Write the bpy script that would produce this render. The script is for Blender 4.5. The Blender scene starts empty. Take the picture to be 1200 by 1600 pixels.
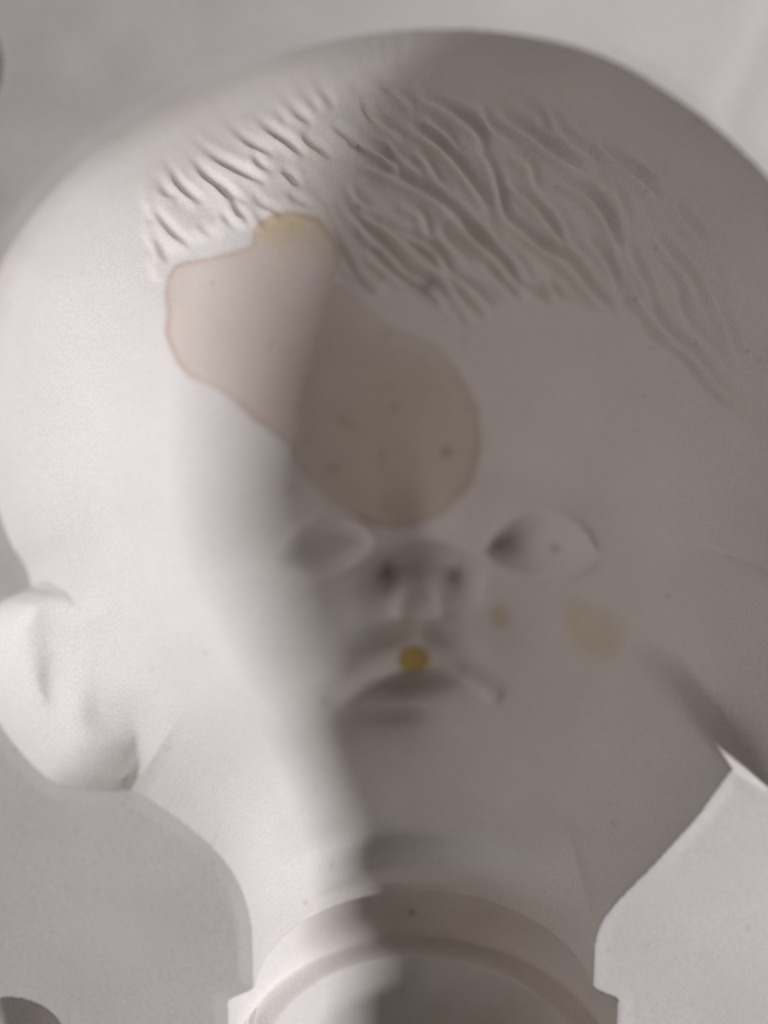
import bpy, math, random
import numpy as np

# ------------------------------------------------------------------ camera, world, light, exposure
sc = bpy.context.scene
K = 1.0e-4                    # metres per unit; one unit is one photograph pixel on the mould's flat face
D = 1350.0                    # camera distance in units
TILT = math.radians(8.0)      # camera leans over the crown end of the mould
CT, ST = math.cos(TILT), math.sin(TILT)
CAM = np.array([0.0, D * ST, D * CT])
UPV = np.array([0.0, CT, -ST])
FWD = np.array([0.0, -ST, -CT])

cam_d = bpy.data.cameras.new("camera")
cam = bpy.data.objects.new("camera", cam_d)
sc.collection.objects.link(cam)
cam.location = CAM * K
cam.rotation_euler = (-TILT, 0, 0)
cam_d.sensor_fit = 'HORIZONTAL'
cam_d.sensor_width = 36.0
cam_d.lens = 36.0 * D / 1200.0
cam_d.clip_start = 0.005
cam_d.clip_end = 20.0
cam_d.dof.use_dof = True
cam_d.dof.focus_distance = (D + 230) * K
cam_d.dof.aperture_fstop = 5.0
sc.camera = cam

w = bpy.data.worlds.new("World")
sc.world = w
w.use_nodes = True
bg = w.node_tree.nodes["Background"]
bg.inputs[0].default_value = (1.0, 0.93, 0.92, 1)
bg.inputs[1].default_value = 0.04

LAMP_EL = math.radians(29.4)   # low lamp to the right, throwing the right rim's shadow across the hollow
LAMP_AZ = math.radians(3.0)
LAMP_R = 0.80
lamp_d = bpy.data.lights.new("side_lamp", 'AREA')
lamp_d.shape = 'RECTANGLE'       # a tall narrow window
lamp_d.size = 0.07
lamp_d.size_y = 0.21
lamp_d.energy = 6.0
lamp_d.color = (0.98, 0.97, 1.0)
lamp = bpy.data.objects.new("side_lamp", lamp_d)
sc.collection.objects.link(lamp)
ld = np.array([math.cos(LAMP_EL) * math.cos(LAMP_AZ), math.cos(LAMP_EL) * math.sin(LAMP_AZ), math.sin(LAMP_EL)])
lamp.location = ld * LAMP_R
from mathutils import Vector
zz = Vector(ld); xx = Vector((0, 0, 1)).cross(zz).normalized(); yy = zz.cross(xx)
from mathutils import Matrix
lamp.rotation_euler = Matrix((xx, yy, zz)).transposed().to_euler()

fill_d = bpy.data.lights.new("fill_light", 'AREA')          # added dim broad fill from the upper left, no known source there
fill_d.shape = 'DISK'
fill_d.size = 0.6
fill_d.energy = 0.92
fill_d.color = (1.0, 0.92, 0.85)
fill = bpy.data.objects.new("fill_light", fill_d)
sc.collection.objects.link(fill)
fd = Vector((-0.62, -0.25, 0.74)).normalized()
fill.location = fd * 1.3
fill.rotation_euler = fd.to_track_quat('Z', 'Y').to_euler()

sc.view_settings.view_transform = 'Standard'
sc.view_settings.look = 'None'
sc.view_settings.exposure = 0.0
sc.view_settings.gamma = 1.0
sc.view_settings.use_curve_mapping = False
sc.cycles.use_denoising = True
sc.cycles.max_bounces = 12
sc.cycles.diffuse_bounces = 7
sc.cycles.sample_clamp_indirect = 3.0
sc.cycles.sample_clamp_direct = 4.0
rng = np.random.default_rng(7)

# ------------------------------------------------------------------ helpers
def plane(px, py, d=0.0):
    """where the line of sight of a measured point meets the level d units below the flat face"""
    u = np.asarray(px, float) - 600.0; v = 800.0 - np.asarray(py, float)
    rx, ry, rz = u, v * CT - D * ST, -v * ST - D * CT
    t = (-d - CAM[2]) / rz
    return CAM[0] + rx * t, CAM[1] + ry * t

def proj(x, y, z):
    dx, dy, dz = x - CAM[0], y - CAM[1], z - CAM[2]
    dep = dy * FWD[1] + dz * FWD[2]
    v = dy * UPV[1] + dz * UPV[2]
    return 600.0 + D * dx / dep, 800.0 - D * v / dep

def catmull(pts, n=8, closed=False):
    p = np.array(pts, float); m = len(p); out = []
    rngi = range(m) if closed else range(m - 1)
    for i in rngi:
        if closed:
            a, b, c, e = p[(i - 1) % m], p[i], p[(i + 1) % m], p[(i + 2) % m]
        else:
            a, b, c, e = p[max(i - 1, 0)], p[i], p[i + 1], p[min(i + 2, m - 1)]
        for k in range(n):
            t = k / n
            out.append(0.5 * ((2 * b) + (c - a) * t + (2 * a - 5 * b + 4 * c - e) * t * t + (3 * b - a - 3 * c + e) * t ** 3))
    if not closed: out.append(p[-1])
    return np.array(out)

def seg_nearest(X, Y, poly, closed=True, want_t=False):
    """distance, nearest point (and arc parameter) from points to a polyline"""
    a = poly; b = np.roll(poly, -1, 0)
    if not closed: a, b = a[:-1], b[:-1]
    best = np.full(X.shape, 1e18, np.float64); bx = np.zeros(X.shape); by = np.zeros(X.shape); bt = np.zeros(X.shape); sd = np.zeros(X.shape)
    n = len(a)
    for i in range(n):
        ex, ey = b[i] - a[i]; L2 = ex * ex + ey * ey + 1e-12
        t = np.clip(((X - a[i, 0]) * ex + (Y - a[i, 1]) * ey) / L2, 0, 1)
        qx = a[i, 0] + t * ex; qy = a[i, 1] + t * ey
        d2 = (X - qx) ** 2 + (Y - qy) ** 2
        m = d2 < best
        best = np.where(m, d2, best)
        bx = np.where(m, qx, bx); by = np.where(m, qy, by)
        if want_t:
            bt = np.where(m, (i + t) / n, bt)
            sd = np.where(m, np.sign(ex * (Y - a[i, 1]) - ey * (X - a[i, 0])), sd)
    if want_t: return np.sqrt(best), bt, sd
    return np.sqrt(best), bx, by

def inside(X, Y, poly):
    r = np.zeros(X.shape, bool)
    a = poly; b = np.roll(poly, -1, 0)
    for i in range(len(a)):
        if a[i, 1] == b[i, 1]: continue
        c = (a[i, 1] > Y) != (b[i, 1] > Y)
        xi = (b[i, 0] - a[i, 0]) * (Y - a[i, 1]) / (b[i, 1] - a[i, 1]) + a[i, 0]
        r ^= c & (X < xi)
    return r

def sstep(a, b, x):
    t = np.clip((x - a) / (b - a), 0, 1)
    return t * t * (3 - 2 * t)

def smax(a, b, k):
    h = np.clip(0.5 + 0.5 * (a - b) / k, 0, 1)
    return b + (a - b) * h + k * h * (1 - h)

def gs(U, V, cx, cy, sx, sy, rot=0.0):
    c, s = math.cos(math.radians(rot)), math.sin(math.radians(rot))
    dx, dy = U - cx, V - cy
    return np.exp(-0.5 * (((dx * c + dy * s) / sx) ** 2 + ((-dx * s + dy * c) / sy) ** 2))

def vnoise(X, Y, seed, scale):
    """smooth value noise in -1..1"""
    r = np.random.default_rng(seed); T = r.uniform(-1, 1, (64, 64))
    x = X / scale + 17.3; y = Y / scale + 31.7
    i = np.floor(x).astype(int); j = np.floor(y).astype(int)
    fx = x - i; fy = y - j; fx = fx * fx * (3 - 2 * fx); fy = fy * fy * (3 - 2 * fy)
    g = lambda p, q: T[p % 64, q % 64]
    return (g(i, j) * (1 - fx) + g(i + 1, j) * fx) * (1 - fy) + (g(i, j + 1) * (1 - fx) + g(i + 1, j + 1) * fx) * fy

def bilinear(G, X, Y, x0, y0, st):
    fx = np.clip((X - x0) / st, 0, G.shape[1] - 1.001); fy = np.clip((Y - y0) / st, 0, G.shape[0] - 1.001)
    i = fx.astype(int); j = fy.astype(int); fx = fx - i; fy = fy - j
    return (G[j, i] * (1 - fx) + G[j, i + 1] * fx) * (1 - fy) + (G[j + 1, i] * (1 - fx) + G[j + 1, i + 1] * fx) * fy

# ------------------------------------------------------------------ outline of the hollow on the flat face
crown = [(50, 917), (43, 887), (20, 850), (2, 805), (-14, 740), (-24, 650), (-26, 570), (-18, 490), (2, 417), (30, 369), (67, 320), (133, 253),
         (233, 187), (333, 133), (430, 90), (510, 66), (600, 51), (690, 45), (770, 50), (850, 62), (917, 80),
         (980, 108), (1037, 143), (1085, 176), (1125, 208), (1165, 245), (1200, 283), (1238, 345), (1262, 420), (1275, 510),
         (1274, 600), (1262, 700), (1240, 790), (1216, 850), (1200, 892)]
ear_r = [(1200, 892), (1222, 904), (1246, 935), (1260, 985), (1265, 1045), (1260, 1110), (1250, 1165), (1238, 1205), (1222, 1232), (1203, 1236), (1172, 1218), (1147, 1203)]
jaw_r = [(1147, 1203), (1139, 1207), (1112, 1243), (1087, 1277), (1050, 1318), (1017, 1354), (983, 1388), (956, 1417), (935, 1450), (926, 1490)]
jaw_l = [(396, 1490), (393, 1437), (377, 1383), (347, 1337), (300, 1293), (250, 1257), (225, 1241), (207, 1233)]
ear_l = [(207, 1233), (167, 1235), (113, 1230), (73, 1213), (33, 1173), (3, 1133), (-20, 1090), (-35, 1040), (-35, 990), (-22, 957), (7, 936), (30, 927), (50, 917)]

def P2(pts):
    p = np.array(pts, float); x, y = plane(p[:, 0], p[:, 1]); return np.stack([x, y], 1)

xc_neck = plane(662, 1500)[0]
y_of = lambda py: float(plane(600, py)[1])
YB = -1160.0                                   # lower edge of the block, where the pouring channel opens
sc_n = (plane(926, 1500)[0] - plane(396, 1500)[0]) / 2.0
R0 = float(sc_n)
RF = float((plane(969, 1580)[0] - plane(361, 1580)[0]) / 2.0)
def neck_R(y):
    r = np.full_like(y, R0)
    r = np.where(y < y_of(1541), R0 + (RF - R0) * sstep(y_of(1541), y_of(1566), y), r)
    r = np.where(y < y_of(1655), RF + (R0 - 4 - RF) * sstep(y_of(1655), y_of(1661), y), r)
    r = np.where(y < y_of(1662), R0 - 4 + 0.12 * (y_of(1662) - y), r)
    return r
yn = np.linspace(y_of(1492), YB - 30, 120)
neck_right = np.stack([xc_neck + neck_R(yn), yn], 1)
neck_left = np.stack([xc_neck - neck_R(yn), yn], 1)[::-1]

full = np.concatenate([P2(catmull(crown, 6)), P2(catmull(ear_r, 6))[1:], P2(catmull(jaw_r, 6))[1:-1], neck_right, neck_left, P2(catmull(jaw_l, 6))[1:], P2(catmull(ear_l, 6))[1:-1]])
side_r = [(1200, 892), (1226, 908), (1249, 940), (1264, 990), (1269, 1050), (1264, 1115), (1254, 1180), (1238, 1240), (1200, 1280), (1140, 1290), (1078, 1290)]
side_l = [(207, 1233), (176, 1198), (124, 1135), (84, 1055), (58, 980), (50, 917)]
head = np.concatenate([P2(catmull(crown, 6)), P2(catmull(side_r, 6))[1:], P2(catmull(jaw_r[4:], 6))[:-1], neck_right, neck_left, P2(catmull(jaw_l, 6))[1:], P2(catmull(side_l, 6))[1:-1]])
earl_c = P2(catmull(ear_l + [(140, 930), (230, 1000), (270, 1120), (250, 1210)], 6, True))
earr_c = P2(catmull(ear_r + [(1090, 1160), (1080, 1060), (1110, 960), (1160, 905)], 6, True))

# ------------------------------------------------------------------ smooth inflation of the outline (coarse grid)
X0, X1, Y0, Y1 = -820.0, 880.0, YB, 880.0
cs = 10.0
gx = np.arange(X0, X1 + cs, cs); gy = np.arange(Y0 - 60, Y1 + cs, cs)
GX, GY = np.meshgrid(gx, gy)
ins = inside(GX, GY, head)
sdc = seg_nearest(GX, GY, head[::2])[0]
def solve(step, guess, iters):
    """height whose square is the outline blown up like a bubble, on a grid of the given step"""
    hx = np.arange(X0, X1 + step, step); hy = np.arange(Y0 - 60, Y1 + step, step)
    HX, HY = np.meshgrid(hx, hy)
    mi = inside(HX, HY, head)
    u = np.where(mi, guess(HX, HY), 0.0)
    for _ in range(iters):
        un = 0.25 * (np.roll(u, 1, 0) + np.roll(u, -1, 0) + np.roll(u, 1, 1) + np.roll(u, -1, 1) + 4 * step * step)
        un[0, :] = un[1, :]
        u = np.where(mi, un, 0.0)
    return u, hx, hy
u4, hx, hy = solve(40.0, lambda a, b: np.full_like(a, 2.0e5), 1500)
u2, hx2, hy2 = solve(20.0, lambda a, b: bilinear(u4, a, b, hx[0], hy[0], 40.0), 1000)
u, _, _ = solve(10.0, lambda a, b: bilinear(u2, a, b, hx2[0], hy2[0], 20.0), 900)
satf = lambda s: 40.0 * (1 - np.exp(-s / 24.0))
q = np.where(ins & (sdc > 14), u / np.maximum(satf(sdc), 1e-3), np.nan)
for _ in range(12):                            # extend the ratio past the rim
    bad = np.isnan(q)
    if not bad.any(): break
    acc = np.zeros_like(q); cnt = np.zeros_like(q)
    for dy in (-1, 0, 1):
        for dx in (-1, 0, 1):
            s = np.roll(np.roll(q, dy, 0), dx, 1); ok = ~np.isnan(s)
            acc += np.where(ok, s, 0); cnt += ok
    q = np.where(bad & (cnt > 0), acc / np.maximum(cnt, 1), q)
q = np.nan_to_num(q, nan=0.0)
for _ in range(2):
    q = (q + 0.5 * (np.roll(q, 1, 0) + np.roll(q, -1, 0) + np.roll(q, 1, 1) + np.roll(q, -1, 1))) / 3.0

# ------------------------------------------------------------------ fine grid, snapped to the rim
ST_ = 2.2
NX = int((X1 - X0) / ST_) + 1; NY = int((Y1 - Y0) / ST_) + 1
X, Y = np.meshgrid(X0 + np.arange(NX) * ST_, Y0 + np.arange(NY) * ST_)
X = X.ravel(); Y = Y.ravel()
cd = bilinear(seg_nearest(GX, GY, full[::2])[0], X, Y, gx[0], gy[0], cs)
near = cd < 25
dist, nx_, ny_ = seg_nearest(X[near], Y[near], full)
sn = dist < 0.62 * ST_
idx = np.where(near)[0]
border = (X <= X0 + 1e-6) | (X >= X0 + (NX - 1) * ST_ - 1e-6) | (Y <= Y0 + 1e-6) | (Y >= Y0 + (NY - 1) * ST_ - 1e-6)
mv = idx[sn]; keep = ~border[mv]
X[mv[keep]] = nx_[sn][keep]; Y[mv[keep]] = ny_[sn][keep]
on_rim = np.zeros(X.shape, bool); on_rim[mv] = True
def sdist(poly, coarse_ok=True):
    """signed inside distance, exact near the outline"""
    c = bilinear(seg_nearest(GX, GY, poly[::2])[0], X, Y, gx[0], gy[0], cs)
    nr = c < 60
    c[nr] = seg_nearest(X[nr], Y[nr], poly)[0]
    return np.where(inside(X, Y, poly), c, -c)
sd_full = sdist(full); sd_full[on_rim] = 0.0
sd_head = sdist(head)
sd_el = sdist(earl_c); sd_er = sdist(earr_c)

# ------------------------------------------------------------------ depth of the hollow
sdp = np.maximum(sd_head, 0)
uu = bilinear(q, X, Y, gx[0], gy[0], cs) * satf(sdp)
infl = np.sqrt(np.maximum(uu, 0))
pyp = 800.0 - Y                                 # rough row of a point
scale_f = 1.12 + (0.86 - 1.12) * sstep(440, 730, -Y)
dh = infl * scale_f
Rn = neck_R(Y)
cyl = np.sqrt(np.maximum(Rn ** 2 - (X - xc_neck) ** 2, 0))
cyl = cyl * (1 + 0.14 * sstep(y_of(1545), y_of(1515), Y))
tb = sstep(y_of(1385), y_of(1490), Y)
dh = dh * (1 - tb) + cyl * tb
dh = np.where(sd_head > 0, dh, 0)

def ear_depth(sd, amp, wd):
    s = np.clip(sd / wd, 0, 1)
    return amp * np.sqrt(np.maximum(1 - (1 - s) ** 2, 0))
de_l = ear_depth(sd_el, 135, 70); de_r = ear_depth(sd_er, 110, 60)
de = np.maximum(de_l, de_r)
base = smax(dh, de, 38.0)
base = np.where(sd_full > 0, base, 0)
# a cast head has no hard valleys: smooth the swell of the hollow away from its rim
ci = np.clip(np.round((GX - X0) / ST_).astype(int), 0, NX - 1); cj = np.clip(np.round((GY - Y0) / ST_).astype(int), 0, NY - 1)
bc = base.reshape(NY, NX)[cj, ci]
for _ in range(45):
    bc = (bc + np.roll(bc, 1, 0) + np.roll(bc, -1, 0) + np.roll(bc, 1, 1) + np.roll(bc, -1, 1)) / 5
bs = bilinear(bc, X, Y, gx[0], gy[0], cs)
ws = sstep(18, 110, sd_full) * sstep(y_of(1450), y_of(1400), Y)
base = base * (1 - ws) + bs * ws
tx, ty = plane(1147, 1203)                      # the hollow runs out gently where the ear lobe meets the jaw
wt = sstep(240, 70, np.hypot(X - tx, Y - ty))
wall = np.sin(0.5 * np.pi * np.clip(sd_full / 95.0, 0, 1)) ** 0.85
base = np.where(sd_full > 0, base * (1 - wt + wt * wall), 0)
U, V = proj(X, Y, -base)

f = np.zeros_like(X)
cav = sd_full > 0
def A(val): 
    global f
    f = f + val
G_ = lambda *a: gs(U, V, *a)
# sockets, brow
A(-20 * G_(515, 838, 80, 48)); A(-36 * G_(850, 838, 95, 52))
A(36 * G_(1000, 800, 58, 70)); A(14 * G_(860, 750, 110, 30, 12)); A(10 * G_(490, 750, 90, 30, -12))
# eyeballs: lens shaped pits with a firm lid edge
def lens(cl, cr, up, dn, soft):
    (xl, yl), (xr, yr) = cl, cr
    t = (U - xl) / (xr - xl); yb = yl + (yr - yl) * t
    arch = np.clip(4 * t * (1 - t), 0, 1) ** 0.75
    top = yb - up * arch; bot = yb + dn * arch
    s = np.minimum(V - top, bot - V) - 60 * np.maximum(np.maximum(-t, t - 1), 0)
    return s
sR = lens((760, 858), (930, 868), 62, 36, 8); sL = lens((430, 878), (583, 846), 48, 34, 8)
A(76 * sstep(-6, 40, sR) * (0.45 + 0.55 * sstep(930, 770, U))); A(34 * sstep(-6, 32, sL) * (0.55 + 0.45 * sstep(440, 540, U)))
A(-13 * np.exp(-0.5 * ((sR + 7) / 7.0) ** 2) * G_(845, 850, 70, 40)); A(-12 * np.exp(-0.5 * ((sL + 7) / 7.0) ** 2) * G_(510, 850, 62, 40))
# nose
rn_ = np.hypot((U - 666) / 90.0, (V - 902) / 54.0)
A(42 * G_(648, 906, 38, 25)); A(46 * sstep(1.08, 0.74, rn_)); A(26 * G_(666, 825, 26, 50)); A(-22 * sstep(938, 962, V) * G_(655, 958, 62, 22))
A(56 * G_(600, 920, 15, 17)); A(56 * G_(720, 923, 14, 16))
A(-84 * G_(629, 936, 13, 13)); A(-74 * G_(688, 936, 14, 13))
# cheeks and the folds beside nose and mouth
A(34 * G_(440, 1030, 70, 95)); A(42 * G_(865, 1030, 105, 95))
A(-12 * G_(560, 985, 30, 45, 25)); A(-12 * G_(765, 990, 30, 45, -25))
# lips
mouth = catmull([(540, 1090), (570, 1070), (600, 1050), (630, 1036), (655, 1034), (685, 1036), (715, 1048), (745, 1066), (775, 1090)], 5)
near_m = (np.abs(U - 655) < 220) & (np.abs(V - 1060) < 120)
dm = np.full(X.shape, 1e3); dm[near_m] = seg_nearest(U[near_m], V[near_m], mouth, False)[0]
mfade = G_(655, 1060, 95, 80)
A(-50 * np.exp(-0.5 * (dm / 10.0) ** 2) * mfade)
A(34 * G_(610, 1014, 34, 17, -25)); A(34 * G_(702, 1014, 34, 17, 25)); A(-10 * G_(660, 985, 10, 22))
A(46 * G_(652, 1078, 58, 19)); A(-9 * G_(652, 1116, 62, 18)); A(85 * G_(635, 1160, 58, 34))
f = f * 1.35
# ear relief: helix channel, ridge for the hollow of the ear, lobe
def ring(cx, cy, rx, ry, a0, a1, wd):
    a = np.degrees(np.arctan2((V - cy) / ry, (U - cx) / rx)) % 360
    r = np.hypot((U - cx) / rx, (V - cy) / ry)
    lo, hi = a0 % 360, a1 % 360
    rel = (a - lo) % 360; spn = (hi - lo) % 360
    m = sstep(0, 22, rel) * sstep(0, 22, spn - rel) * (rel <= spn)
    return np.exp(-0.5 * ((r - 1) * 0.5 * (rx + ry) / wd) ** 2) * m
earm = sstep(0, 25, sd_el) * (sd_head < 60)
A(16 * ring(90, 1065, 108, 125, 120, 320, 16) * sstep(4, 30, sd_el))
A(-22 * G_(88, 1068, 17, 34, -6)); A(14 * G_(122, 1075, 22, 40)); A(12 * G_(150, 1195, 40, 25)); A(-16 * G_(205, 1195, 10, 26, 25))
A(-9 * ring(90, 1010, 62, 82, 275, 330, 11))
A(-16 * G_(1185, 930, 12, 60, -8))
crease = catmull([(1122, 1075), (1117, 1110), (1119, 1150), (1130, 1180), (1147, 1203)], 5)
nc = (U > 1050) & (V > 1000) & (V < 1260)
dc = np.full(X.shape, 1e3); dc[nc] = seg_nearest(U[nc], V[nc], crease, False)[0]
A(-10 * np.exp(-0.5 * (dc / 10.0) ** 2))
# neck beads
Vc = V - 0.0012 * (U - 655) ** 2
A(20 * np.exp(-0.5 * ((Vc - 1328) / 15.0) ** 2) * gs(U, U, 620, 620, 120, 1e6)); A(-16 * np.exp(-0.5 * ((Vc - 1368) / 9.0) ** 2) * gs(U, U, 640, 640, 130, 1e6))

# ------------------------------------------------------------------ hair relief
hairline = catmull([(242, 430), (262, 395), (300, 385), (350, 372), (400, 350), (450, 335), (505, 350), (530, 400), (548, 440), (580, 462), (620, 455),
                    (680, 470), (730, 505), (775, 495), (820, 468), (850, 476), (900, 470), (945, 485), (985, 488), (1020, 520),
                    (1060, 560), (1110, 605), (1150, 640), (1190, 690), (1260, 760), (1320, 500), (1280, 200), (1000, 0), (600, -40), (300, 60), (235, 200), (228, 320)], 4, True)
hin = inside(U, V, hairline) & cav
hreg = (V < 800) & cav & (U > 200)
hd = np.zeros_like(X)
hd[hreg] = seg_nearest(U[hreg], V[hreg], hairline)[0]
hd = np.where(hin, hd, -hd)
hd = hd + 10 * vnoise((U * 0.74 + V * 0.67) * 0.3, -U * 0.67 + V * 0.74, 9, 13.0) * hreg
hmask = sstep(-8, 14, hd) * hreg
rimfade = sstep(40, 150, sd_full)
# flow: strands fall down and to the right, bending steeper to the right
strands_main = [
 [(505, 340), (520, 375), (540, 415), (562, 448), (590, 466)],
 [(540, 250), (600, 270), (650, 295), (705, 330), (745, 378), (785, 420), (815, 452), (850, 474)],
 [(560, 335), (610, 365), (655, 400), (690, 430), (720, 470), (755, 500)],
 [(600, 350), (640, 372), (680, 395), (705, 430), (740, 455), (772, 490)],
 [(575, 395), (605, 420), (640, 448), (662, 458)],
 [(520, 300), (560, 350), (600, 390), (640, 430), (672, 446), (700, 470), (730, 492), (752, 505)],
 [(735, 225), (765, 260), (778, 300), (790, 340), (820, 365), (850, 390), (885, 405), (915, 440), (945, 480)],
 [(820, 375), (860, 395), (895, 425), (925, 460), (955, 486)],
 [(870, 285), (915, 305), (945, 340), (960, 375), (970, 395)],
 [(975, 375), (990, 410), (1005, 445), (1022, 490), (1040, 520), (1075, 550), (1110, 590), (1150, 640)],
 [(985, 440), (1003, 475), (1025, 508)],
 [(915, 375), (940, 400), (955, 430), (965, 455)],
 [(1020, 370), (1050, 405), (1075, 435), (1095, 480)],
 [(1050, 320), (1080, 360), (1100, 385)],
 [(930, 225), (965, 255), (1000, 280), (1030, 315)],
 [(780, 185), (830, 215), (870, 245), (905, 265)],
 [(640, 200), (680, 225), (715, 260), (745, 300), (765, 330)],
 [(650, 150), (700, 175), (740, 205), (760, 240)],
 [(855, 440), (868, 462), (890, 478)],
 [(1040, 250), (1090, 300), (1130, 350), (1160, 400)],
 [(1100, 440), (1130, 500), (1150, 560), (1175, 610)],
 [(690, 330), (730, 365), (770, 395), (800, 430)],
 [(790, 290), (830, 320), (860, 355), (880, 390)],
 [(520, 200), (560, 225), (600, 245), (630, 270)],
 [(560, 110), (600, 130), (650, 170)],
 [(400, 110), (440, 150), (470, 180), (490, 195)],
 [(440, 105), (475, 145), (500, 175)],
 [(480, 110), (505, 145), (525, 170)],
 [(330, 150), (360, 195), (395, 225), (430, 245)],
 [(290, 200), (330, 240), (380, 270), (420, 290)],
 [(350, 290), (375, 330), (395, 355)],
 [(300, 245), (325, 275), (360, 300), (390, 325)],
 [(260, 250), (285, 290), (320, 320)],
 [(245, 330), (270, 360), (300, 385), (330, 395)],
 [(390, 170), (420, 200), (455, 225), (480, 250)],
 [(250, 375), (262, 400), (285, 412)],
]
rr = random.Random(3)
strands = [(s, 1.0) for s in strands_main]
def flow(x, y):
    a = 38 + 0.022 * (x - 300) + 0.02 * (y - 200)
    return math.radians(a)
poly_h = np.array(hairline)
placed = np.concatenate([catmull(p, 4) for p, _ in strands])
for _ in range(2600):
    x = rr.uniform(235, 1195); y = rr.uniform(55, 650)
    left = x < 560
    L = rr.uniform(40, 75) if left else rr.uniform(70, 150)
    pts = []; wob = rr.uniform(0, 6.28); amp = rr.uniform(0.15, 0.5)
    for k in range(7):
        pts.append((x, y))
        a_ = flow(x, y) + amp * math.sin(wob + k * 1.1)
        x += L / 6 * math.cos(a_); y += L / 6 * math.sin(a_)
    c = np.array(pts)
    dmin = np.sqrt(((c[:, None, :] - placed[None, :, :]) ** 2).sum(2)).min(1)
    if dmin.min() < (15 if left else 14): continue
    placed = np.concatenate([placed, c])
    strands.append((pts, rr.uniform(0.6, 0.95)))
hv = np.where(hreg & (hd > -30))[0]
uh, vh = U[hv], V[hv]
acc = np.zeros(len(hv))
for pts, amp in strands:
    c = catmull(pts, 4)
    bb = (uh > c[:, 0].min() - 32) & (uh < c[:, 0].max() + 32) & (vh > c[:, 1].min() - 32) & (vh < c[:, 1].max() + 32)
    if not bb.any(): continue
    d_, t_, s_ = seg_nearest(uh[bb], vh[bb], c, False, True)
    taper = np.sin(np.pi * np.clip(t_, 0.0, 1.0)) ** 0.6
    sgn = d_ * s_
    prof = -1.0 * np.exp(-0.5 * (sgn / 4.6) ** 2) + 0.8 * np.exp(-0.5 * ((sgn - 10) / 5.5) ** 2) + 0.3 * np.exp(-0.5 * ((sgn + 11) / 7.0) ** 2)
    acc[bb] += amp * prof * taper * np.where(uh[bb] < 560, 9.0, 14.5 if amp == 1.0 else 10.0)
ang = math.radians(42)
al = (uh * math.cos(ang) + vh * math.sin(ang)); ac = (-uh * math.sin(ang) + vh * math.cos(ang))
wob = 10 * vnoise(al, ac, 5, 60.0)
acc += 2.5 * vnoise(al * 0.25, ac + wob, 6, 20.0)
lim = np.where(uh < 560, 7.5, 21.0)
soft = lim * np.tanh(acc / lim)
amp_v = (0.7 + 0.3 * sstep(120, 330, vh)) * np.where(uh > 950, 1 - 0.45 * sstep(950, 1150, uh), 1)
hf = np.zeros_like(X); hf[hv] = soft * amp_v
hair_out = (hf + 8) * hmask * sstep(0, 40, sd_full)

f = f * sstep(0, 40, sd_full)
# cast plaster is never perfectly smooth: low swells and a few pits
f_c = 1.3 * vnoise(X, Y, 21, 46.0) + 2.2 * vnoise(X, Y, 22, 130.0)
depth = np.where(cav, base + f + f_c * sstep(0, 60, sd_full), 0.0)
out = ~cav
flat = 3.0 * vnoise(X, Y, 31, 190.0) + 1.0 * vnoise(X * 0.6 + Y * 0.5, Y - X * 0.3, 32, 90.0)
flat += 1.8 * np.exp(-0.5 * ((X * 0.92 - Y * 0.38 - 240) / 22.0) ** 2) * (Y > 500) * (X > 300)
depth = np.where(out, flat * sstep(0, 30, -sd_full), depth)
depth = depth + 0.7 * np.exp(-np.abs(sd_full) / 5.0)                  # worn, slightly rounded rim
# registration notches in the flat face
keys = [(18, 1640, 98), (-87, 96, 82)]
key_id = np.zeros(X.shape, int)
for n_, (kx, ky, kr) in enumerate(keys):
    cx, cy = plane(kx, ky)
    r = np.hypot(X - cx, Y - cy)
    kd = np.sqrt(np.maximum(kr ** 2 - r ** 2, 0)) * 1.35
    depth = np.where(r < kr, np.maximum(depth, kd), depth)
    key_id[r < kr + 1] = n_ + 1
Z = -depth
# the locks stand out along the surface's own normal, so they also show on the steep wall
zg = Z.reshape(NY, NX); gyy, gxx = np.gradient(zg, ST_)
for _ in range(6):
    gxx = (gxx + np.roll(gxx, 1, 0) + np.roll(gxx, -1, 0) + np.roll(gxx, 1, 1) + np.roll(gxx, -1, 1)) / 5
    gyy = (gyy + np.roll(gyy, 1, 0) + np.roll(gyy, -1, 0) + np.roll(gyy, 1, 1) + np.roll(gyy, -1, 1)) / 5
gxx = gxx.ravel(); gyy = gyy.ravel(); ln = np.sqrt(gxx ** 2 + gyy ** 2 + 1)
X = X + gxx / ln * hair_out; Y = Y + gyy / ln * hair_out; Z = Z - hair_out / ln
U, V = proj(X, Y, Z)

# ------------------------------------------------------------------ stains and tones of the plaster, plus shade painted in at the neck
tint = np.ones((len(X), 3))
def mix(mask, col):
    global tint
    tint = tint * (1 - mask[:, None]) + tint * np.array(col)[None, :] * mask[:, None]
def blob(pts, jig=5.0, seed=50):
    c = catmull(pts, 6, True)
    bb = (U > c[:, 0].min() - 60) & (U < c[:, 0].max() + 60) & (V > c[:, 1].min() - 60) & (V < c[:, 1].max() + 60) & cav
    s = np.full(X.shape, -99.0)
    d_ = seg_nearest(U[bb], V[bb], c)[0]
    s[bb] = np.where(inside(U[bb], V[bb], c), d_, -d_) + jig * vnoise(U[bb], V[bb], seed, 30.0)
    return s
stain_a = [(262, 440), (258, 490), (263, 530), (280, 570), (305, 596), (345, 612), (390, 640), (430, 600), (470, 520), (520, 440), (530, 400), (510, 355), (475, 332), (435, 330), (400, 350), (390, 385), (350, 395), (300, 405), (275, 415)]
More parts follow.
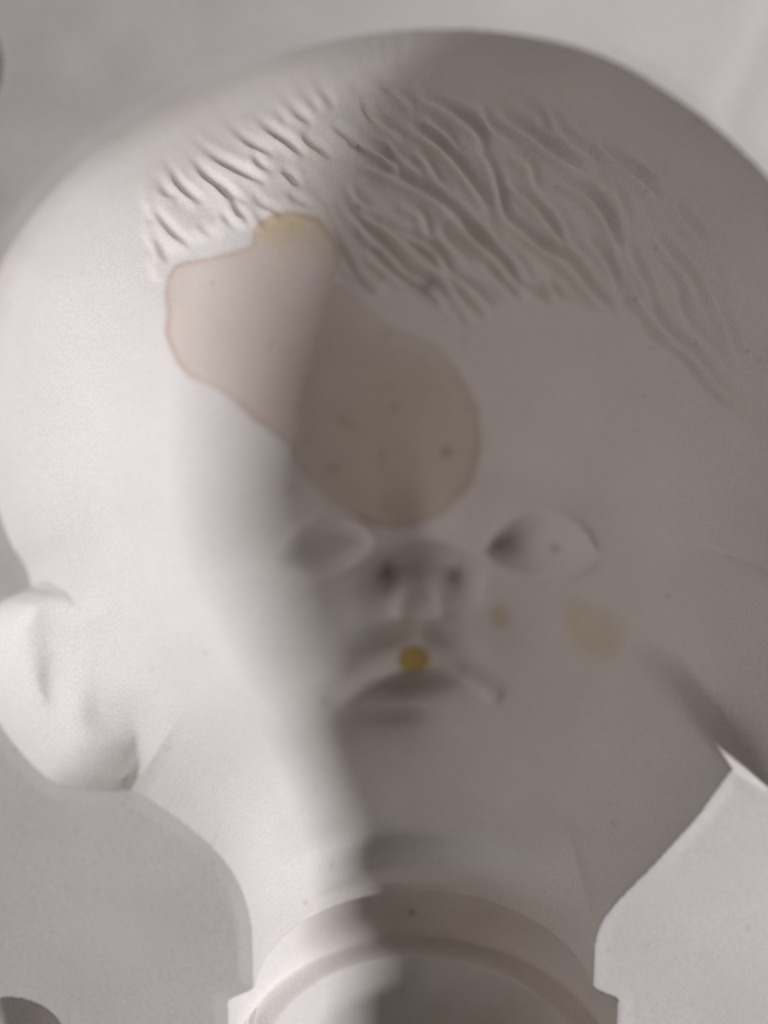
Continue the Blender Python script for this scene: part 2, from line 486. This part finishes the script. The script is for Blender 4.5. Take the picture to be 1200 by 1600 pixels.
stain_b = [(388, 648), (420, 672), (455, 705), (480, 745), (510, 780), (550, 806), (600, 822), (650, 818), (700, 795), (735, 755), (750, 710), (750, 665), (738, 620), (715, 580), (690, 545), (650, 525), (600, 500), (560, 465), (500, 430), (440, 440), (400, 480), (370, 560), (365, 620)]
sa, sb = blob(stain_a, 3, 51), blob(stain_b, 2.5, 52)
su = np.maximum(sa, sb)
mot = 0.5 + 0.5 * vnoise(U, V, 61, 70.0); mot2 = 0.5 + 0.5 * vnoise(U, V, 62, 18.0)
fade_b = 1 - 0.75 * gs(U, V, 630, 480, 85, 45, 25)
mix(sstep(-3, 6, su) * fade_b * (0.85 + 0.15 * mot), (0.86, 0.79, 0.745))
mix(np.exp(-0.5 * ((su - 3) / 4.0) ** 2) * fade_b ** 3 *  (0.25 + 0.75 * mot) * ((U > 560) | (V < 620) | (U < 480)), (0.80, 0.71, 0.67))
mix(sstep(0, 40, sb) * 0.5 * mot, (0.95, 0.92, 0.89))
mix(sstep(-4, 8, sa) * gs(U, V, 440, 350, 50, 26), (0.95, 0.90, 0.70))
mix(gs(U, V, 540, 660, 14, 5, 30) * 0.5, (0.75, 0.66, 0.6))
drop = blob([(622, 1030), (628, 1016), (645, 1010), (663, 1016), (670, 1030), (662, 1044), (645, 1050), (628, 1044)], 1.0, 53)
mix(sstep(-2.5, 2.5, drop) * 0.97, (0.66, 0.52, 0.17))
mix(np.exp(-0.5 * ((drop - 1) / 2.5) ** 2) * 0.5, (0.8, 0.72, 0.55))
ck = blob([(880, 930), (905, 925), (935, 945), (965, 960), (978, 990), (965, 1020), (940, 1035), (910, 1030), (890, 1005), (880, 965)], 6, 54)
mix(sstep(-14, 22, ck) * (0.5 + 0.5 * mot2), (0.93, 0.87, 0.72))
c2 = blob([(766, 962), (772, 948), (782, 945), (793, 955), (794, 970), (784, 980), (771, 976)], 1.5, 55)
mix(sstep(-3, 6, c2) * 0.8, (0.88, 0.80, 0.62))
for (dx, dy, r, k) in [(697, 706, 4.5, .75), (670, 445, 6, .6), (520, 732, 4, .5), (595, 712, 3, .5), (598, 728, 3, .35), (617, 637, 4, .35), (643, 1426, 4, .55), (867, 857, 5, .5),
                       (505, 1097, 4, .3), (632, 1092, 4, .3), (723, 1045, 5, .35), (660, 640, 3, .2), (745, 640, 4, .25)]:
    mix(gs(U, V, dx, dy, r, r) * k, (0.35, 0.28, 0.24))
for _ in range(90):
    dx, dy = rr.uniform(0, 1200), rr.uniform(0, 1600)
    mix(gs(U, V, dx, dy, rr.uniform(1.2, 3.2), rr.uniform(1.2, 3.2)) * rr.uniform(0.08, 0.4), (0.5, 0.42, 0.36))
for _ in range(16):                              # specks and short scratches in the stain
    dx, dy = rr.uniform(420, 730), rr.uniform(520, 790)
    mix(gs(U, V, dx, dy, rr.uniform(2, 12), rr.uniform(1.5, 3), rr.uniform(0, 180)) * rr.uniform(0.15, 0.45), (0.62, 0.5, 0.44))
# painted shade: brown tint on the dark side of neck ring and pouring channel
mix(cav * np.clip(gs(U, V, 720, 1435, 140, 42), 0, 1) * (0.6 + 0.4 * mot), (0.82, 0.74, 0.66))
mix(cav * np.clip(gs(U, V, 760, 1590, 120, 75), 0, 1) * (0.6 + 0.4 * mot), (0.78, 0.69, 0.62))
mix(hmask * 0.5 * (0.4 + 0.6 * mot), (0.95, 0.92, 0.87))
deep = np.clip(-hf / 12.0, 0, 1) * hmask
mix(out * sstep(150, 420, Y) * sstep(200, -250, X) * (0.5 + 0.5 * mot), (0.80, 0.78, 0.765))  # flat face darker towards its upper left
mix(out * (0.35 + 0.65 * (0.5 + 0.5 * vnoise(X, Y, 71, 210.0))) * 0.6, (0.93, 0.925, 0.93))  # uneven old plaster on the flat face

# ------------------------------------------------------------------ materials
def plaster(name, attr=True, rough=0.78):
    m = bpy.data.materials.new(name); m.use_nodes = True
    nt = m.node_tree; N = nt.nodes; L = nt.links
    b = N["Principled BSDF"]; b.inputs["Roughness"].default_value = rough
    b.inputs["Specular IOR Level"].default_value = 0.22
    tc = N.new("ShaderNodeTexCoord")
    n1 = N.new("ShaderNodeTexNoise"); n1.inputs["Scale"].default_value = 55.0; n1.inputs["Detail"].default_value = 6.0
    L.new(tc.outputs["Object"], n1.inputs["Vector"])
    cr = N.new("ShaderNodeValToRGB")
    cr.color_ramp.elements[0].position = 0.3; cr.color_ramp.elements[0].color = (0.825, 0.782, 0.755, 1)
    cr.color_ramp.elements[1].position = 0.7; cr.color_ramp.elements[1].color = (0.865, 0.825, 0.798, 1)
    L.new(n1.outputs["Fac"], cr.inputs["Fac"])
    col = cr.outputs["Color"]
    if attr:
        at = N.new("ShaderNodeAttribute"); at.attribute_name = "stain"
        mx = N.new("ShaderNodeMix"); mx.data_type = 'RGBA'; mx.blend_type = 'MULTIPLY'; mx.inputs["Factor"].default_value = 1.0
        L.new(col, mx.inputs[6]); L.new(at.outputs["Color"], mx.inputs[7]); col = mx.outputs[2]
    n3 = N.new("ShaderNodeTexNoise"); n3.inputs["Scale"].default_value = 2600.0; n3.inputs["Detail"].default_value = 3.0   # fine speckle of old plaster
    L.new(tc.outputs["Object"], n3.inputs["Vector"])
    mr = N.new("ShaderNodeMapRange"); mr.inputs[1].default_value = 0.3; mr.inputs[2].default_value = 0.7; mr.inputs[3].default_value = 0.90; mr.inputs[4].default_value = 1.07
    L.new(n3.outputs["Fac"], mr.inputs[0])
    m3 = N.new("ShaderNodeMix"); m3.data_type = 'RGBA'; m3.blend_type = 'MULTIPLY'; m3.inputs["Factor"].default_value = 1.0
    L.new(col, m3.inputs[6]); L.new(mr.outputs[0], m3.inputs[7]); col = m3.outputs[2]
    L.new(col, b.inputs["Base Color"])
    n2 = N.new("ShaderNodeTexNoise"); n2.inputs["Scale"].default_value = 900.0; n2.inputs["Detail"].default_value = 5.0
    L.new(tc.outputs["Object"], n2.inputs["Vector"])
    bp = N.new("ShaderNodeBump"); bp.inputs["Strength"].default_value = 0.06; bp.inputs["Distance"].default_value = 0.0006
    L.new(n2.outputs["Fac"], bp.inputs["Height"]); L.new(bp.outputs["Normal"], b.inputs["Normal"])
    return m
M_PL = plaster("old_plaster")

# ------------------------------------------------------------------ mesh, split into the parts of the mould
verts = np.stack([X, Y, Z], 1) * K
ii, jj = np.meshgrid(np.arange(NX - 1), np.arange(NY - 1))
a = (jj * NX + ii).ravel()
quads = np.stack([a, a + 1, a + NX + 1, a + NX], 1)
e1 = verts[quads[:, 2]] - verts[quads[:, 0]]; e2 = verts[quads[:, 3]] - verts[quads[:, 1]]
fn = np.cross(e1, e2)
vn = np.zeros_like(verts)
for k in range(4):
    for c in range(3):
        vn[:, c] += np.bincount(quads[:, k], weights=fn[:, c], minlength=len(verts))
vn /= np.linalg.norm(vn, axis=1)[:, None] + 1e-20
wgt = (cav & (sd_full > 3)).reshape(NY, NX)[:, :, None].astype(float)
vg = vn.reshape(NY, NX, 3).copy()
for _ in range(3):                              # even out the facets on the steep walls
    s_ = vg * wgt; k_ = wgt.copy(); acc_ = s_.copy()
    for ax, sh in ((0, 1), (0, -1), (1, 1), (1, -1)):
        acc_ = acc_ + np.roll(s_, sh, ax); k_ = k_ + np.roll(wgt, sh, ax)
    vg = np.where(wgt > 0, acc_ / np.maximum(k_, 1), vg)
vn = vg.reshape(-1, 3); vn /= np.linalg.norm(vn, axis=1)[:, None] + 1e-20
fm = lambda arr: arr[quads].mean(1)
cu, cv, csd, cy_ = fm(U), fm(V), fm(sd_full), fm(Y)
lab = np.zeros(len(quads), int)
incav = csd > 0
lab[incav] = 1
lab[incav & (fm(hmask) > 0.5)] = 2
lab[incav & (fm(sd_head) < 0) & (cu < 600) & (cv < 1300)] = 3
lab[incav & (fm(sd_head) < 0) & (cu > 600) & (cv < 1300)] = 4
lab[incav & (fm(sL) > 0)] = 5
lab[incav & (fm(sR) > 0)] = 6
lab[incav & (((cu - 660) / 92) ** 2 + ((cv - 893) / 62) ** 2 < 1)] = 7
lab[incav & (((cu - 655) / 118) ** 2 + ((cv - 1052) / 46) ** 2 < 1)] = 8
lab[incav & (cy_ < y_of(1440))] = 9
lab[incav & (cy_ < y_of(1541))] = 10
lab[incav & (cy_ < y_of(1661))] = 11
lab[incav & (fm(su) > 0)] = 12
lab[incav & (fm(drop) > 0)] = 13
lab[incav & (fm(ck) > 0)] = 14
kf = key_id[quads].min(1)
lab[(~incav) & (kf == 1)] = 15
lab[(~incav) & (kf == 2)] = 16

root = bpy.data.objects.new("plaster_mould", None)
sc.collection.objects.link(root)
root["label"] = "white plaster casting mould with the sunken shape of a baby doll's head"
root["category"] = "mould"

def mesh_obj(name, v, qd, tn, nrm, mat, parent, label=None):
    me = bpy.data.meshes.new(name)
    me.vertices.add(len(v)); me.vertices.foreach_set("co", np.ascontiguousarray(v, np.float32).ravel())
    me.loops.add(len(qd) * 4); me.loops.foreach_set("vertex_index", np.ascontiguousarray(qd, np.int32).ravel())
    me.polygons.add(len(qd)); me.polygons.foreach_set("loop_start", np.arange(0, len(qd) * 4, 4, dtype=np.int32))
    me.update(calc_edges=True)
    at = me.attributes.new("stain", 'FLOAT_COLOR', 'POINT')  # plaster stains and tones, with the painted neck shade
    at.data.foreach_set("color", np.concatenate([tn, np.ones((len(v), 1))], 1).astype(np.float32).ravel())
    me.polygons.foreach_set("use_smooth", np.ones(len(qd), bool))
    if nrm is not None: me.normals_split_custom_set_from_vertices(nrm.astype(np.float32))
    me.materials.append(mat)
    o = bpy.data.objects.new(name, me); sc.collection.objects.link(o)
    o.parent = parent
    if label: o["label"] = label
    return o

names = {0: ("parting_face", None), 1: ("face_hollow", None), 2: ("hair_relief", "hollow modelled with wavy combed locks of hair"),
         3: ("ear_hollow", None), 4: ("ear_hollow", None), 5: ("eye_hollow", None), 6: ("eye_hollow", None), 7: ("nose_hollow", None),
         8: ("mouth_relief", None), 9: ("neck_hollow", None), 10: ("neck_ring_groove", None), 11: ("pouring_channel", None),
         12: ("forehead_stain", "brown stain with a darker edge across the forehead"), 13: ("lip_spot", "small round yellow spot on the lip"),
         14: ("cheek_stain", "faint yellowish stain on the cheek"), 15: ("key_notch", "dark round notch in the flat face"), 16: ("key_notch", None)}
subs = {5: 1, 6: 1, 7: 1, 8: 1, 14: 1, 13: 8}
made = {}
for l in [0, 1, 2, 3, 4, 5, 6, 7, 8, 9, 10, 11, 12, 13, 14, 15, 16]:
    fq = quads[lab == l]
    if len(fq) == 0: continue
    used, inv = np.unique(fq.ravel(), return_inverse=True)
    par = made[subs[l]] if l in subs and l != 13 else root
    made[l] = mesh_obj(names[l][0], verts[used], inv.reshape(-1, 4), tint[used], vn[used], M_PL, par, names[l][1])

# sides and underside of the block
ZB = -980.0 * K
loop = np.concatenate([np.arange(NX), np.arange(1, NY) * NX + NX - 1, (NY - 1) * NX + np.arange(NX - 2, -1, -1), np.arange(NY - 2, 0, -1) * NX])
top = verts[loop]; bot = top.copy(); bot[:, 2] = ZB
n = len(loop)
sv = np.concatenate([top, bot])
sq = np.array([[(i + 1) % n, i, n + i, n + (i + 1) % n] for i in range(n)])
mesh_obj("block_side", sv, sq, np.ones((2 * n, 3)), None, M_PL, root).data.polygons.foreach_set("use_smooth", np.zeros(n, bool))

# table under the block
m = bpy.data.materials.new("table_paint"); m.use_nodes = True
nt = m.node_tree; b = nt.nodes["Principled BSDF"]; b.inputs["Roughness"].default_value = 0.6
nz = nt.nodes.new("ShaderNodeTexNoise"); nz.inputs["Scale"].default_value = 30
cr = nt.nodes.new("ShaderNodeValToRGB"); cr.color_ramp.elements[0].color = (0.40, 0.39, 0.37, 1); cr.color_ramp.elements[1].color = (0.48, 0.47, 0.45, 1)
nt.links.new(nz.outputs["Fac"], cr.inputs["Fac"]); nt.links.new(cr.outputs["Color"], b.inputs["Base Color"])
me = bpy.data.meshes.new("table_top")
s = 0.35
me.from_pydata([(-s, -s, ZB), (s, -s, ZB), (s, s, ZB), (-s, s, ZB), (-s, -s, ZB - .02), (s, -s, ZB - .02), (s, s, ZB - .02), (-s, s, ZB - .02)], [],
               [(0, 1, 2, 3), (7, 6, 5, 4), (0, 4, 5, 1), (1, 5, 6, 2), (2, 6, 7, 3), (3, 7, 4, 0)])
me.materials.append(m)
tbl = bpy.data.objects.new("table_top", me); sc.collection.objects.link(tbl); tbl["kind"] = "structure"
